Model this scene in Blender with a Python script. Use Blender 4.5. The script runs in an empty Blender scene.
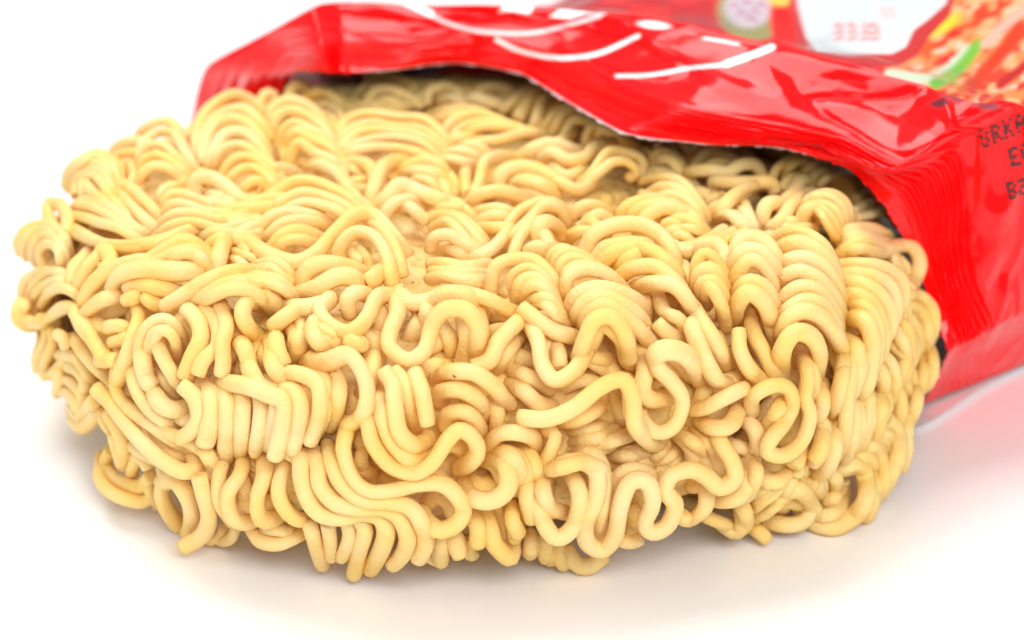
import bpy, math, time
import numpy as np
from mathutils import Vector
T0 = time.time()
S = 0.01                      # everything is laid out in centimetres, the scene is in metres
rng = np.random.default_rng(11)
sc = bpy.context.scene
COL = sc.collection

# ------------------------------------------------------------------ camera
EL = math.radians(22.3); DIST = 26.0; FPX = 2290.0
TGT = np.array([0, 0, 1.333])
CAM = TGT + DIST * np.array([0, -math.cos(EL), math.sin(EL)])
FW = (TGT - CAM) / DIST
RT = np.array([1.0, 0, 0]); UP = np.cross(RT, FW)
cam_data = bpy.data.cameras.new("camera")
cam = bpy.data.objects.new("camera", cam_data); COL.objects.link(cam)
cam.location = Vector(CAM * S)
cam.rotation_euler = (math.pi / 2 - EL, 0, 0)
cam_data.sensor_width = 36; cam_data.lens = FPX / 1024 * 36
cam_data.clip_start = 0.005; cam_data.clip_end = 50
cam_data.dof.use_dof = True
cam_data.dof.focus_distance = 22.4 * S
cam_data.dof.aperture_fstop = 24
sc.camera = cam

# ------------------------------------------------------------------ light
world = bpy.data.worlds.new("World"); sc.world = world; world.use_nodes = True
bg = world.node_tree.nodes["Background"]
bg.inputs[0].default_value = (0.97, 0.985, 1.0, 1); bg.inputs[1].default_value = 0.27
sc.view_settings.view_transform = 'Standard'; sc.view_settings.look = 'None'
sc.view_settings.exposure = 0.2; sc.view_settings.gamma = 1.0
sc.cycles.max_bounces = 12; sc.cycles.diffuse_bounces = 8; sc.cycles.glossy_bounces = 4

def softbox(name, loc, target, sx, sy, radiance, col=(1, 1, 1)):
    d = bpy.data.lights.new(name, 'AREA'); d.shape = 'RECTANGLE'
    d.size = sx * S; d.size_y = sy * S; d.color = col
    d.energy = radiance * math.pi * sx * sy * S * S
    o = bpy.data.objects.new(name, d); COL.objects.link(o)
    o.location = Vector(loc) * S
    o.rotation_euler = (Vector(target) - Vector(loc)).to_track_quat('-Z', 'Y').to_euler()
    return o
softbox("softbox_top", (-8, 14, 46), (0, 0, 0), 40, 32, 5.6, (1, 0.99, 0.97))
softbox("softbox_left", (-48, -16, 26), (0, 0, 2), 30, 26, 2.4)
softbox("softbox_front", (10, -46, 35), (0, 0, 1), 34, 24, 9.0)

# ------------------------------------------------------------------ helpers
def project(P):
    d = P - CAM; z = d @ FW
    return np.stack([512 + FPX * (d @ RT) / z, 320 - FPX * (d @ UP) / z], -1)
def rays(px):
    px = np.asarray(px, float)
    d = FW + RT * ((px[..., 0:1] - 512) / FPX) - UP * ((px[..., 1:2] - 320) / FPX)
    return d                                    # not unit: parameter = depth along the view axis
def at(x, y, z):
    d = rays([x, y]); return CAM + d * ((z - CAM[2]) / d[2])

def make_mesh(name, V, F, mat, parent=None, smooth=True, sub=None, quads=True):
    me = bpy.data.meshes.new(name)
    V = np.asarray(V, np.float32) * S
    F = np.asarray(F, np.int32)
    me.vertices.add(len(V)); me.vertices.foreach_set("co", V.ravel())
    n = F.shape[1]
    me.loops.add(F.size); me.loops.foreach_set("vertex_index", F.ravel())
    me.polygons.add(len(F))
    me.polygons.foreach_set("loop_start", np.arange(0, F.size, n, dtype=np.int32))
    me.polygons.foreach_set("loop_total", np.full(len(F), n, np.int32))
    me.update(calc_edges=True)
    me.polygons.foreach_set("use_smooth", np.full(len(F), smooth))
    me.materials.append(mat)
    o = bpy.data.objects.new(name, me); COL.objects.link(o)
    if parent: o.parent = parent
    return o
def thing(name, label, cat, group=None):
    o = bpy.data.objects.new(name, None); COL.objects.link(o)
    o["label"] = label; o["category"] = cat; o.empty_display_size = 0.01
    return o
def catmull(P, n):
    """resample control points P (k, d) into n points, evenly along the curve"""
    P = np.asarray(P, float)
    if len(P) == 2: P = np.array([P[0], (P[0] + P[1]) / 2, P[1]])
    Q = np.vstack([2 * P[0] - P[1], P, 2 * P[-1] - P[-2]])
    out = []
    for i in range(len(P) - 1):
        t = np.linspace(0, 1, 24, endpoint=False)[:, None]
        a, b, c, d = Q[i:i + 4]
        out.append(.5 * (2 * b + (c - a) * t + (2 * a - 5 * b + 4 * c - d) * t**2 + (3 * b - a - 3 * c + d) * t**3))
    C = np.vstack(out + [P[-1:]])
    L = np.r_[0, np.cumsum(np.linalg.norm(np.diff(C, axis=0), axis=1))]
    s = np.linspace(0, L[-1], n)
    return np.stack([np.interp(s, L, C[:, k]) for k in range(P.shape[1])], -1)

def nd(nt, typ, loc=(0, 0), **kw):
    n = nt.nodes.new(typ)
    for k, v in kw.items(): setattr(n, k, v)
    return n
def new_mat(name):
    m = bpy.data.materials.new(name); m.use_nodes = True
    return m, m.node_tree, m.node_tree.nodes["Principled BSDF"]

def noodle_material():
    m, nt, b = new_mat("fried_noodle")
    tc = nd(nt, 'ShaderNodeTexCoord')
    n1 = nd(nt, 'ShaderNodeTexNoise'); n1.inputs['Scale'].default_value = 130; n1.inputs['Detail'].default_value = 3
    nt.links.new(tc.outputs['Object'], n1.inputs['Vector'])
    r1 = nd(nt, 'ShaderNodeValToRGB')
    r1.color_ramp.elements[0].position = .35; r1.color_ramp.elements[0].color = (0.96, 0.69, 0.195, 1)
    r1.color_ramp.elements[1].position = .70; r1.color_ramp.elements[1].color = (0.98, 0.79, 0.385, 1)
    nt.links.new(n1.outputs['Fac'], r1.inputs['Fac'])
    # tiny dark flecks
    v = nd(nt, 'ShaderNodeTexVoronoi'); v.inputs['Scale'].default_value = 190
    nt.links.new(tc.outputs['Object'], v.inputs['Vector'])
    sep = nd(nt, 'ShaderNodeSeparateColor'); nt.links.new(v.outputs['Color'], sep.inputs[0])
    a = nd(nt, 'ShaderNodeMath', operation='LESS_THAN'); a.inputs[1].default_value = .045
    nt.links.new(v.outputs['Distance'], a.inputs[0])
    c = nd(nt, 'ShaderNodeMath', operation='GREATER_THAN'); c.inputs[1].default_value = .93
    nt.links.new(sep.outputs[0], c.inputs[0])
    mu = nd(nt, 'ShaderNodeMath', operation='MULTIPLY'); nt.links.new(a.outputs[0], mu.inputs[0]); nt.links.new(c.outputs[0], mu.inputs[1])
    mx = nd(nt, 'ShaderNodeMix', data_type='RGBA')
    nt.links.new(mu.outputs[0], mx.inputs['Factor']); nt.links.new(r1.outputs['Color'], mx.inputs['A'])
    mx.inputs['B'].default_value = (0.12, 0.055, 0.02, 1)
    nt.links.new(mx.outputs['Result'], b.inputs['Base Color'])
    n2 = nd(nt, 'ShaderNodeTexNoise'); n2.inputs['Scale'].default_value = 3800; n2.inputs['Detail'].default_value = 4
    nt.links.new(tc.outputs['Object'], n2.inputs['Vector'])
    n3 = nd(nt, 'ShaderNodeTexNoise'); n3.inputs['Scale'].default_value = 420; n3.inputs['Detail'].default_value = 2
    nt.links.new(tc.outputs['Object'], n3.inputs['Vector'])
    ad = nd(nt, 'ShaderNodeMath', operation='MULTIPLY_ADD'); ad.inputs[1].default_value = 2.2
    nt.links.new(n3.outputs['Fac'], ad.inputs[0]); nt.links.new(n2.outputs['Fac'], ad.inputs[2])
    bp = nd(nt, 'ShaderNodeBump'); bp.inputs['Strength'].default_value = .9; bp.inputs['Distance'].default_value = 0.00016
    nt.links.new(ad.outputs[0], bp.inputs['Height']); nt.links.new(bp.outputs[0], b.inputs['Normal'])
    b.inputs['Roughness'].default_value = .48
    b.inputs['Specular IOR Level'].default_value = .35
    b.inputs['Subsurface Weight'].default_value = 0
    b.inputs['Subsurface Radius'].default_value = (1.0, .4, .12)
    b.inputs['Subsurface Scale'].default_value = 0.0005
    tr = nd(nt, 'ShaderNodeBsdfTranslucent'); tr.inputs['Color'].default_value = (1.0, .58, .06, 1)
    ms = nd(nt, 'ShaderNodeMixShader'); ms.inputs[0].default_value = .19
    nt.links.new(b.outputs[0], ms.inputs[1]); nt.links.new(tr.outputs[0], ms.inputs[2])
    nt.links.new(ms.outputs[0], nt.nodes['Material Output'].inputs['Surface'])
    return m
NOODLE = noodle_material()

def table_material():
    m, nt, b = new_mat("white_table")
    tc = nd(nt, 'ShaderNodeTexCoord')
    n = nd(nt, 'ShaderNodeTexNoise'); n.inputs['Scale'].default_value = 900; n.inputs['Detail'].default_value = 2
    nt.links.new(tc.outputs['Object'], n.inputs['Vector'])
    bp = nd(nt, 'ShaderNodeBump'); bp.inputs['Strength'].default_value = .15; bp.inputs['Distance'].default_value = 0.0001
    nt.links.new(n.outputs['Fac'], bp.inputs['Height']); nt.links.new(bp.outputs[0], b.inputs['Normal'])
    b.inputs['Base Color'].default_value = (.95, .95, .955, 1)
    b.inputs['Roughness'].default_value = .35
    return m

# ------------------------------------------------------------------ setting
t = make_mesh("tabletop", [(-150, -150, 0), (150, -150, 0), (150, 150, 0), (-150, 150, 0)], [(0, 1, 2, 3)], table_material(), smooth=False)
t["kind"] = "structure"; t["label"] = "plain white studio surface"
TRACES = """
T 0 80 4
S 4 0 .3 | 790,335 782,230 830,120 925,55 1010,90 1080,170 | 835,345 850,290 900,215 985,215 1050,290 1090,380
S 4 0.5 .3 | 845,360 880,290 950,260 1020,285 1100,360 1140,440 | 935,470 955,430 1000,395 1050,400 1090,450 1100,480
S 5 0 .4 | 545,260 575,195 640,165 700,185 730,250 790,360 | 565,450 560,390 610,345 680,355 730,400 760,440
S 2 -1 .3 | 640,510 655,450 710,425 780,440 | 665,520 680,480 730,460 800,475
S 5 0 .3 | 255,425 280,345 380,275 440,310 460,400 480,450 | 330,470 335,410 380,385 420,410 450,460 470,500
S 2 -1 .3 | 440,300 480,260 545,250 600,270 640,330 | 450,350 480,300 540,290 590,300 640,340
S 4 0 .4 | 340,430 400,445 490,520 560,580 620,600 | 290,540 360,550 450,580 500,610 560,640
S 2 .6 .3 | 470,420 540,450 600,500 640,570 | 480,460 530,510 590,570 620,600
S 1 1 0 | 775,470 785,400 840,390 910,430 970,480 1060,490
S 2 .2 .3 | 800,420 850,415 900,440 980,480 | 810,450 850,450 900,470 960,490
S 4 0 .4 | 640,530 680,450 760,460 860,500 960,490 1060,470 | 620,620 690,570 780,560 880,580 980,560 1060,560
S 3 0 .3 | 760,640 800,600 880,590 980,600 1060,580 | 820,680 880,630 940,630 1000,640 1060,620
E 1 0.5 0 | 185,505 195,550 220,600 250,630
E 1 0.2 0 | 195,495 240,500 270,550 265,620
S 2 -.8 0 | 470,340 480,420 520,470 | 530,340 530,400 520,450
E 1 .6 0 | 345,420 370,450 420,490 470,560
T 0 220 4
S 5 0 .3 | 70,145 58,100 100,40 180,20 240,60 275,150 | 190,190 165,130 190,90 230,110 250,160 255,200
S 2 -.6 .2 | 160,150 180,180 190,220 | 210,160 220,190 230,210
S 4 0 .3 | 90,330 95,260 150,210 210,190 290,230 | 150,370 190,300 240,270 280,280 330,325
S 3 0 .3 | 80,350 85,400 130,420 200,390 280,350 340,350 | 150,420 190,390 250,350 300,345 340,360
E 2 .4 .2 | 80,335 72,380 90,425 130,420 | 100,345 110,390 150,410 180,400
F 1 .3 0 | 285,260 300,190 340,150 365,120
L 1 .5 0 | 445,110 400,140 350,190 310,270
E 1 .9 0 | 400,120 430,130 440,180 400,200
S 2 .2 .4 | 280,20 380,80 500,115 620,100 740,45 850,25 | 290,60 400,100 520,115 640,95 760,50 860,60
S 3 0 .3 | 450,200 580,160 660,115 740,80 820,130 860,180 | 620,190 690,160 740,140 800,170 840,200 850,220
F 1 .8 0 | 330,330 370,260 440,200 560,165 660,180
F 1 1.4 0 | 445,275 480,220 570,195 680,205 830,205
F 1 .6 0 | 510,270 570,260 650,275 720,290
E 1 .7 0 | 500,320 540,310 560,300
F 1 2 0 | 660,350 740,300 820,250 910,215 1000,210 1080,230
S 3 1.2 .4 | 690,330 800,270 900,230 1000,235 1080,260 | 800,360 840,310 920,270 1000,280 1070,330 1090,360
S 1 1.4 0 | 865,215 880,130 900,80 935,20
S 3 -.2 .2 | 930,60 970,110 1010,140 1060,140 | 900,150 960,170 1010,190 1050,210
S 3 0 .3 | 860,30 940,60 1000,40 1070,60 | 960,20 1000,0 1050,10 1090,30
E 1 1.2 0 | 300,370 340,430 390,510 440,570
F 1 .6 0 | 340,370 400,325 450,310 510,310
S 2 -.6 -.2 | 290,470 360,570 460,640 | 320,380 400,420 480,470
E 1 1 0 | 395,560 430,560 470,560
E 1 .3 0 | 430,430 480,425 520,440
E 1 0 0 | 450,490 490,480 530,470
F 1 .6 0 | 585,310 610,330 660,345
S 1 .6 0 | 545,330 555,390 530,470 510,540 480,620 455,700
S 3 .7 .3 | 570,620 565,500 590,430 650,400 710,440 740,500 | 620,560 610,500 640,450 680,470 700,500 710,560
F 1 1.9 0 | 622,440 640,520 680,600 730,680
E 1 1.7 0 | 575,480 570,560 590,640 615,670
E 1 1.8 0 | 745,355 790,400 805,470 770,550 740,630
E 2 1.5 .3 | 820,340 875,420 870,500 820,560 800,620 | 880,330 910,420 890,500 890,570 880,620
S 1 .8 0 | 930,380 950,440 940,520 900,580
S 1 0 0 | 720,400 760,430 780,500
T 0 320 4
S 3 -.2 .2 | 160,20 170,80 145,140 150,190 | 215,40 205,100 190,160 170,200
E 1 .5 0 | 235,60 255,75 260,100
S 2 -.2 .2 | 190,180 180,220 200,250 | 260,130 230,190 200,220
E 1 .6 0 | 230,200 235,240 230,290
S 3 .2 .3 | 270,180 310,190 340,240 330,290 280,300 | 250,280 280,300 320,340 330,380 300,390
S 1 .5 0 | 390,330 375,390 330,430 300,410 290,350
S 1 .3 0 | 290,340 310,380 350,410
F 1 .3 0 | 380,320 350,360 340,400
S 1 -.3 0 | 240,140 300,150 340,200 370,260
F 1 2.0 0 | 380,270 440,330 490,400 560,480 650,560 730,605 780,590 775,540
S 1 .3 0 | 510,110 470,190 465,280 520,360 620,430 740,480 840,540 860,650
S 1 .9 0 | 530,160 530,230 570,320 640,390 720,430
S 2 0 .2 | 440,250 480,330 560,390 680,440 | 500,340 600,420 700,480 800,520
S 1 1 0 | 615,60 650,150 700,230 760,290
S 1 .6 0 | 640,200 680,270 730,310
F 1 1.6 0 | 615,290 650,340 700,360 750,350
E 1 2.0 0 | 725,260 780,310 800,390 770,440 720,475
L 1 1.7 0 | 790,245 840,290 855,370 840,430 820,500
S 1 .8 0 | 700,370 740,400 800,390
E 1 .6 0 | 430,370 465,430 490,500 485,580
S 1 -.4 0 | 420,330 420,400 460,450
S 2 -.4 .2 | 500,470 560,520 640,560 | 580,430 660,500 740,540
T 90 420 4
S 2 .3 .5 | 95,120 75,180 120,240 200,260 245,225 | 50,150 40,240 100,310 180,335 245,290
E 1 .7 0 | 95,50 110,110 130,175
S 2 -.3 .3 | 190,100 180,160 165,220 | 140,150 200,160 230,200
S 1 .1 0 | 230,240 250,300 280,340
S 1 .7 0 | 300,230 285,290 310,360 360,430
S 1 1 0 | 290,250 340,240 390,310 410,390 390,470
E 1 1.8 0 | 435,220 455,300 475,390 450,460 370,510
S 2 .2 .3 | 545,430 530,480 470,490 | 580,420 560,470 500,480
S 1 .1 0 | 290,190 320,240 380,240
S 1 0 0 | 420,150 450,210 440,280
S 1 .3 0 | 360,100 440,110 490,180 490,240
S 1 .6 0 | 540,150 515,230 520,330 570,410
S 1 1.3 0 | 615,150 600,220 555,290 560,370 600,410 660,400
S 1 1.5 0 | 705,150 695,230 670,310 680,385 720,400 760,385
S 1 1.7 0 | 800,170 765,220 755,300 790,370 840,400 880,395
S 1 0 0 | 640,320 700,330 760,320
S 1 -.3 0 | 590,200 620,280 610,360
S 1 .2 0 | 640,430 680,480 750,495 820,470 870,440
S 3 0 .2 | 560,320 620,340 680,330 | 700,420 760,440 840,430
T 290 430 4
L 1 2.1 0 | -20,80 40,110 50,200 80,290 130,340 210,350 290,330 360,350 385,410 360,490 320,560
E 1 1.2 0 | 270,340 300,400 280,480 255,580
E 1 .9 0 | 225,360 240,430 210,510
E 1 .6 0 | 150,370 160,440 165,510
E 1 .8 0 | 75,360 100,450 130,540
L 1 2.4 0 | 60,80 110,130 120,220 180,290 270,310 370,310 440,350 470,430 450,500 410,540
L 1 2.7 0 | 150,60 175,150 210,220 290,280 400,290 480,310 530,380 540,460 510,520
S 1 2.9 0 | 240,-50 220,30 215,90 250,190 320,245 420,240 520,215 620,220 690,300 670,370 600,400 540,360 530,320
S 1 2 0 | 550,290 590,260 640,290 650,330
L 1 1 0 | 560,420 590,460 610,510
L 2 1.1 .2 | 570,380 600,450 600,520 | 620,410 670,450 690,510
L 1 1.7 0 | 710,330 750,380 750,460
S 2 -.2 .2 | 540,440 560,500 600,520 | 700,440 720,500 740,520
S 1 1.6 0 | 770,320 800,390 820,460 880,510 890,440
L 2 1.8 .3 | 880,280 890,340 900,410 | 940,170 950,260 955,360
S 1 0.3 0 | 830,300 860,380 860,440
S 2 1 .3 | 300,40 290,120 340,190 | 250,120 300,160 350,180
S 1 .3 0 | 350,170 420,200 500,180 
S 2 -.2 .2 | 540,180 600,170 640,200 | 560,240 600,260 640,270
L 2 .7 .2 | 960,400 960,440 960,490 | 1010,420 1015,470 1020,510
T 200 320 4
S 8 1.4 .15 | 40,260 100,310 110,400 105,550 | 500,200 560,240 560,350 530,440
L 1 2.4 0 | 420,160 500,170 590,140 650,210 670,300 650,380 590,425
S 1 .9 0 | 600,290 620,320 600,370
L 1 2.2 0 | 300,230 390,215 470,260 480,370 440,490
L 1 2.1 0 | 60,250 170,260 280,300 340,330 330,420 300,550
L 1 2.0 0 | 270,280 370,280 405,340 390,440 370,520
S 1 1.8 0 | 180,110 200,200 260,280 350,270 400,230
S 2 1.9 .3 | 230,100 250,150 270,200 | 280,80 290,180 340,230 420,210
S 3 1.2 .2 | 140,150 170,110 210,90 | 150,190 160,210 170,140
E 1 2.1 0 | 300,70 310,120 340,180
S 1 2 0 | 390,0 400,90 370,150 
S 1 1.7 0 | 165,0 180,40 230,60
E 2 1.8 .3 | 440,50 480,90 570,90 | 450,20 500,40 560,70
S 1 2 0 | 690,110 690,180 680,240 640,300
E 1 2.2 0 | 600,90 630,100 650,90
F 1 3 0 | 730,200 770,260 780,350 800,450 860,500 920,470
S 1 2.6 0 | 710,280 730,390 770,490 850,560 930,540 
F 1 2.8 0 | 670,390 690,490 760,580 860,610 930,570 990,480 1040,440 1090,470 1110,520 1080,570 1030,590
F 1 2.4 0 | 770,200 820,260 840,350 860,440
E 1 3.2 0 | 860,210 890,300 910,420
S 2 .6 .2 | 590,440 580,520 600,600 680,640 | 640,440 640,480 660,540
L 1 .8 0 | 520,480 530,560 560,640
S 2 .6 .2 | 360,520 420,540 460,600 | 430,510 480,540 480,640
S 1 1.0 0 | 890,190 950,190 1000,180
S 2 -.2 .2 | 600,60 700,80 740,180 | 880,150 950,100 1000,60
T 200 200 4
S 1 .9 0 | 150,130 200,170 280,220 380,250 460,215 540,130 620,60 690,60 760,130 830,220
S 4 .2 .3 | 230,140 290,70 380,45 470,60 540,100 | 310,220 340,180 400,170 440,180 470,190
S 2 .5 .3 | 130,30 260,10 380,20 500,10 | 20,0 140,40 260,30 400,5
S 3 .1 .2 | 20,80 100,80 180,110 250,110 | 20,40 110,60 200,75 280,60
L 1 .9 0 | 560,260 560,190 620,130 700,150 750,230 770,340
S 1 .4 0 | 590,110 650,90 720,110 780,200 810,310
S 2 .2 .2 | 620,180 660,230 690,290 | 600,200 640,250 680,270
E 1 1.6 0 | 665,330 700,310 720,290
S 1 1.3 0 | 410,350 430,280 500,255 590,270 660,300
S 1 1.5 0 | 400,370 470,350 540,310 610,310 650,360
S 2 .4 .2 | 220,260 290,255 350,290 400,350 | 200,280 280,270 350,310 390,340
S 4 .9 .25 | 20,310 110,300 200,300 300,310 400,380 | 0,370 80,330 180,330 280,340 380,400
S 1 2.0 0 | 330,430 400,430 470,420 530,390
S 1 2.1 0 | 250,420 190,410 170,460 200,520 250,560
S 1 2.0 0 | 200,390 260,380 320,430 
E 1 2.2 0 | 290,510 350,460 390,440
S 2 1.9 .2 | 330,480 370,540 360,640 | 380,450 400,540 390,600
S 2 1.6 .3 | 230,560 230,620 240,680 | 280,540 290,600 300,680
E 1 1.8 0 | 160,570 180,600 200,660
F 1 2.2 0 | 530,390 480,440 520,500 600,530 670,470 710,390 780,380
S 1 1.9 0 | 600,460 590,400 630,370 690,390
F 1 2.2 0 | 460,480 450,530 490,580 560,580
S 1 1.6 0 | 780,370 790,450 760,530 760,590 830,640 900,600 930,500 980,440 1060,440 1110,500 1110,560 1100,660
S 1 1.0 0 | 700,420 730,480 720,540
S 1 .6 0 | 880,450 860,520 830,570
S 2 .8 .2 | 950,500 990,560 1000,620 | 860,420 900,430 900,520
S 1 1.5 0 | 780,350 840,410 920,400 1010,370 1080,390 1140,460
S 1 .6 0 | 690,520 720,560 740,600
S 1 1.3 0 | 690,590 700,640 690,700
T 200 60 4
F 1 .5 0 | 245,180 255,140 290,140 300,190
S 5 .1 .3 | 280,280 290,200 360,165 440,190 500,260 530,320 | 350,420 370,360 400,330 460,370 530,400 590,450
S 2 -.3 .2 | 350,180 360,130 400,110 430,170 | 420,160 480,130 540,150 620,190
S 3 0 .3 | 430,160 500,140 560,190 560,240 | 450,200 500,210 540,250 540,310
S 1 1 0 | 330,300 350,290 400,270
S 1 .1 0 | 320,310 340,370 350,420
S 2 -.5 .3 | 660,190 690,130 770,120 850,160 890,200 | 700,190 740,150 790,170 810,210
S 2 -.8 .2 | 590,130 640,70 740,60 850,100 930,140 | 620,150 670,100 700,90 760,90
S 2 -.8 .2 | 910,180 930,120 1000,100 1080,140 | 950,180 990,150 1050,170 1090,180
S 1 -.6 0 | 520,110 540,60 560,120
S 5 .2 .35 | 540,310 600,240 680,215 800,230 900,240 960,290 1010,370 | 560,400 620,370 700,350 800,350 880,370 930,400 970,430
S 2 .8 .2 | 540,340 570,270 630,225 700,230 | 560,380 600,320 660,280 720,260
S 1 .6 0 | 570,400 580,490 640,570 700,610
S 1 .3 0 | 590,410 640,410 690,440 700,500
S 3 -.2 .2 | 600,430 640,450 680,450 | 620,520 650,530 680,520
S 1 1.1 0 | 680,590 700,500 730,430 800,405 860,440
S 4 .4 .3 | 760,480 820,430 900,410 970,440 1000,520 | 840,500 880,480 920,490 940,520 950,540
S 1 1.0 0 | 700,600 760,540 800,500 880,530 960,560 1060,590
S 2 .6 .2 | 780,600 830,590 880,620 920,650 | 730,640 770,590 830,570 880,600
S 1 .8 0 | 150,540 220,500 290,440 350,440 400,470
S 3 .5 .3 | 230,590 300,530 380,480 460,480 550,520 620,570 660,640 | 280,640 360,590 430,570 520,590 600,640 640,670
S 2 .3 .3 | 0,480 60,500 120,560 200,580 | 0,440 30,450 90,520 170,550
S 2 .3 .2 | 180,540 240,530 300,480 370,470 | 200,570 260,550 330,500 400,480
S 2 .3 .2 | 420,430 500,430 580,500 640,590 | 480,430 540,440 600,520 660,620
T 430 60 4
S 2 -.9 .2 | 0,130 50,90 110,110 130,160 | 20,170 60,140 90,140 110,170
S 2 -.7 .2 | 140,160 200,110 290,110 350,150 | 110,180 180,150 280,180 340,190
S 3 -.2 .3 | 0,215 90,195 200,200 280,240 | 20,240 80,220 150,230 210,260
S 4 .1 .35 | 50,300 100,240 200,215 320,260 400,290 480,320 | 150,350 200,320 280,310 360,290 420,285 480,300
S 2 .3 .2 | 60,340 120,310 200,310 | 110,370 160,340 240,380
S 3 0 .3 | 290,200 380,130 460,100 540,130 | 420,270 460,170 520,140 580,170
S 3 .1 .3 | 450,280 510,210 600,185 700,240 | 520,320 570,240 640,240 740,290
S 3 .2 .2 | 620,350 640,280 720,270 800,340 | 640,330 680,280 760,300 830,350
L 1 .3 0 | 590,270 560,300 510,330
S 1 1.1 0 | 360,390 420,350 490,335 570,360 600,370
F 1 1.4 0 | 730,330 660,350 620,390 550,400 490,370 440,400
S 2 .8 .3 | 580,500 640,450 700,370 780,370 840,400 830,460 | 600,510 680,440 730,400 790,400 830,440 800,470
S 2 .5 .2 | 460,400 540,420 600,430 | 480,420 540,470 620,450
S 2 .6 .3 | 20,400 90,370 160,380 220,420 | 0,420 60,400 130,400 190,430
S 3 0 .3 | 0,440 50,440 90,480 110,540 | 0,480 40,490 70,530 80,560
S 1 .1 0 | 150,410 140,480 150,540
S 1 .6 0 | 170,560 200,480 220,410 280,390 360,400
S 1 1.0 0 | 270,510 290,450 370,425 460,450 540,500 590,520 660,490
S 1 .7 0 | 320,500 370,480 450,500 510,540
S 1 1.1 0 | 150,590 200,540 280,525 360,550 380,590
S 2 .2 .2 | 160,610 240,590 310,600 380,640 | 200,640 260,620 320,630 370,650
S 2 .6 .2 | 0,540 80,550 150,590 200,640 | 0,600 60,590 130,600 180,640
S 1 .4 0 | 890,420 920,380 980,390 1010,450 990,480
S 3 .3 .3 | 860,460 920,440 990,470 1060,500 | 900,440 960,460 1020,490 1090,540
S 2 .2 .2 | 960,350 980,380 1000,420 | 850,380 870,420 890,400
T 430 200 4
S 3 .6 .25 | 290,150 350,60 420,20 480,10 530,30 560,90 | 330,220 360,150 400,100 450,30 520,30 550,90
S 1 .9 0 | 160,240 240,200 300,140 350,60 400,20
S 3 .3 .3 | 0,60 60,50 130,60 200,130 240,190 | 0,110 60,90 110,120 170,180 210,210
S 1 .8 0 | 0,200 20,150 80,140 140,180 220,210
S 1 .3 0 | 40,180 100,200 160,240
S 1 .7 0 | 0,260 60,255 140,270 240,260
S 1 .5 0 | 0,320 60,305 150,320 240,330
S 1 .3 0 | 10,290 100,290 240,300
S 2 .3 .2 | 180,100 240,60 310,70 350,110 | 200,120 250,110 300,120 330,140
S 1 .9 0 | 245,370 255,280 300,245 370,235 430,250 490,320 530,430
S 1 1.3 0 | 455,190 430,130 450,90 500,100 530,150
E 1 1.2 0 | 440,120 460,150 480,190
S 1 .4 0 | 390,230 400,200 440,190 470,230
S 1 .6 0 | 550,160 590,130 650,130 690,150
S 2 .5 .3 | 560,100 610,40 680,30 730,60 | 590,110 640,70 690,60 740,90
E 1 .9 0 | 640,80 670,110 720,130
S 3 .4 .3 | 760,80 780,30 840,5 920,0 1000,20 | 840,120 880,60 950,30 1020,50 1060,110
S 3 .8 .3 | 920,140 940,90 990,90 1030,140 | 960,160 1000,140 1040,160 1060,180
S 5 1.3 .2 | 340,400 330,300 390,265 450,300 490,370 520,450 | 400,440 400,430 470,420 500,450 540,500 560,520
F 1 2.4 0 | 365,430 430,480 510,530 610,555
S 2 1 .3 | 250,470 280,450 320,480 | 230,540 270,520 320,520
S 5 1.2 .3 | 500,280 480,220 530,190 600,240 650,270 | 560,420 560,320 620,280 720,300 800,370
S 3 1.9 .3 | 560,480 590,390 660,350 750,370 830,420 850,470 | 600,520 620,450 700,410 800,480 870,560 900,600
L 1 2.8 0 | 590,660 620,560 660,480 730,470 780,540 800,640
S 4 1.2 .3 | 620,220 680,140 800,115 900,140 970,200 1000,280 | 820,350 880,330 960,340 1020,410 1040,460 1030,480
S 3 1.0 .3 | 650,240 700,190 790,170 860,180 930,230 | 730,280 790,230 880,210 960,260 1000,310
S 1 1.4 0 | 0,400 60,370 140,370 240,400 310,440 370,460
S 1 .8 0 | 130,390 190,450 210,540 200,620
S 1 1.0 0 | 440,520 480,590 500,660
S 2 .4 .2 | 540,600 600,610 640,640 | 700,590 720,640 760,660
S 1 .4 0 | 850,360 860,420 870,470
T 400 320 4
S 1 1.6 0 | 250,0 270,80 250,180
L 1 2.3 0 | 500,-20 400,80 360,160 290,190
S 2 1 .3 | 400,200 430,120 440,60 | 480,60 420,130 380,210
S 1 .6 0 | 160,0 200,80 210,160
S 1 .6 0 | 20,90 60,60 70,0
S 2 -.2 .2 | 320,0 320,80 340,120 | 120,80 150,140 180,160
S 1 .6 0 | 110,230 120,190 200,180
S 1 2.4 0 | 500,-10 550,80 570,180 620,240 700,200 760,100 800,20 850,40 900,100 930,200
L 1 .8 0 | 580,60 630,120 640,190
S 2 .6 .2 | 660,120 740,160 850,200 | 680,90 780,150 900,180
S 2 .5 .2 | 440,120 500,150 540,180 | 420,190 500,230 600,290 
S 1 1.5 0 | 440,250 500,290 560,340 620,350
F 1 2.8 0 | 480,390 590,395 700,350 800,270 890,240 930,310 940,420 1000,490 1030,500
S 1 1.8 0 | 620,400 700,400 780,360 810,310
S 1 2.5 0 | 140,250 190,210 290,210 370,260 410,310 440,340
S 1 2.0 0 | 160,330 160,290 240,280 310,320 340,390
S 1 1.4 0 | 370,320 390,380 380,440
S 1 2.1 0 | 180,430 190,380 260,370 310,420 320,480
S 1 2.6 0 | 350,520 390,460 460,450 530,470 550,520
S 1 2.3 0 | 560,440 620,460 600,530 560,590
S 1 2.7 0 | 560,590 640,590 730,570 800,600 820,680
S 1 1.8 0 | 400,530 460,540 500,600 510,700
S 1 1.6 0 | 450,510 510,540 540,600 550,680
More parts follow.
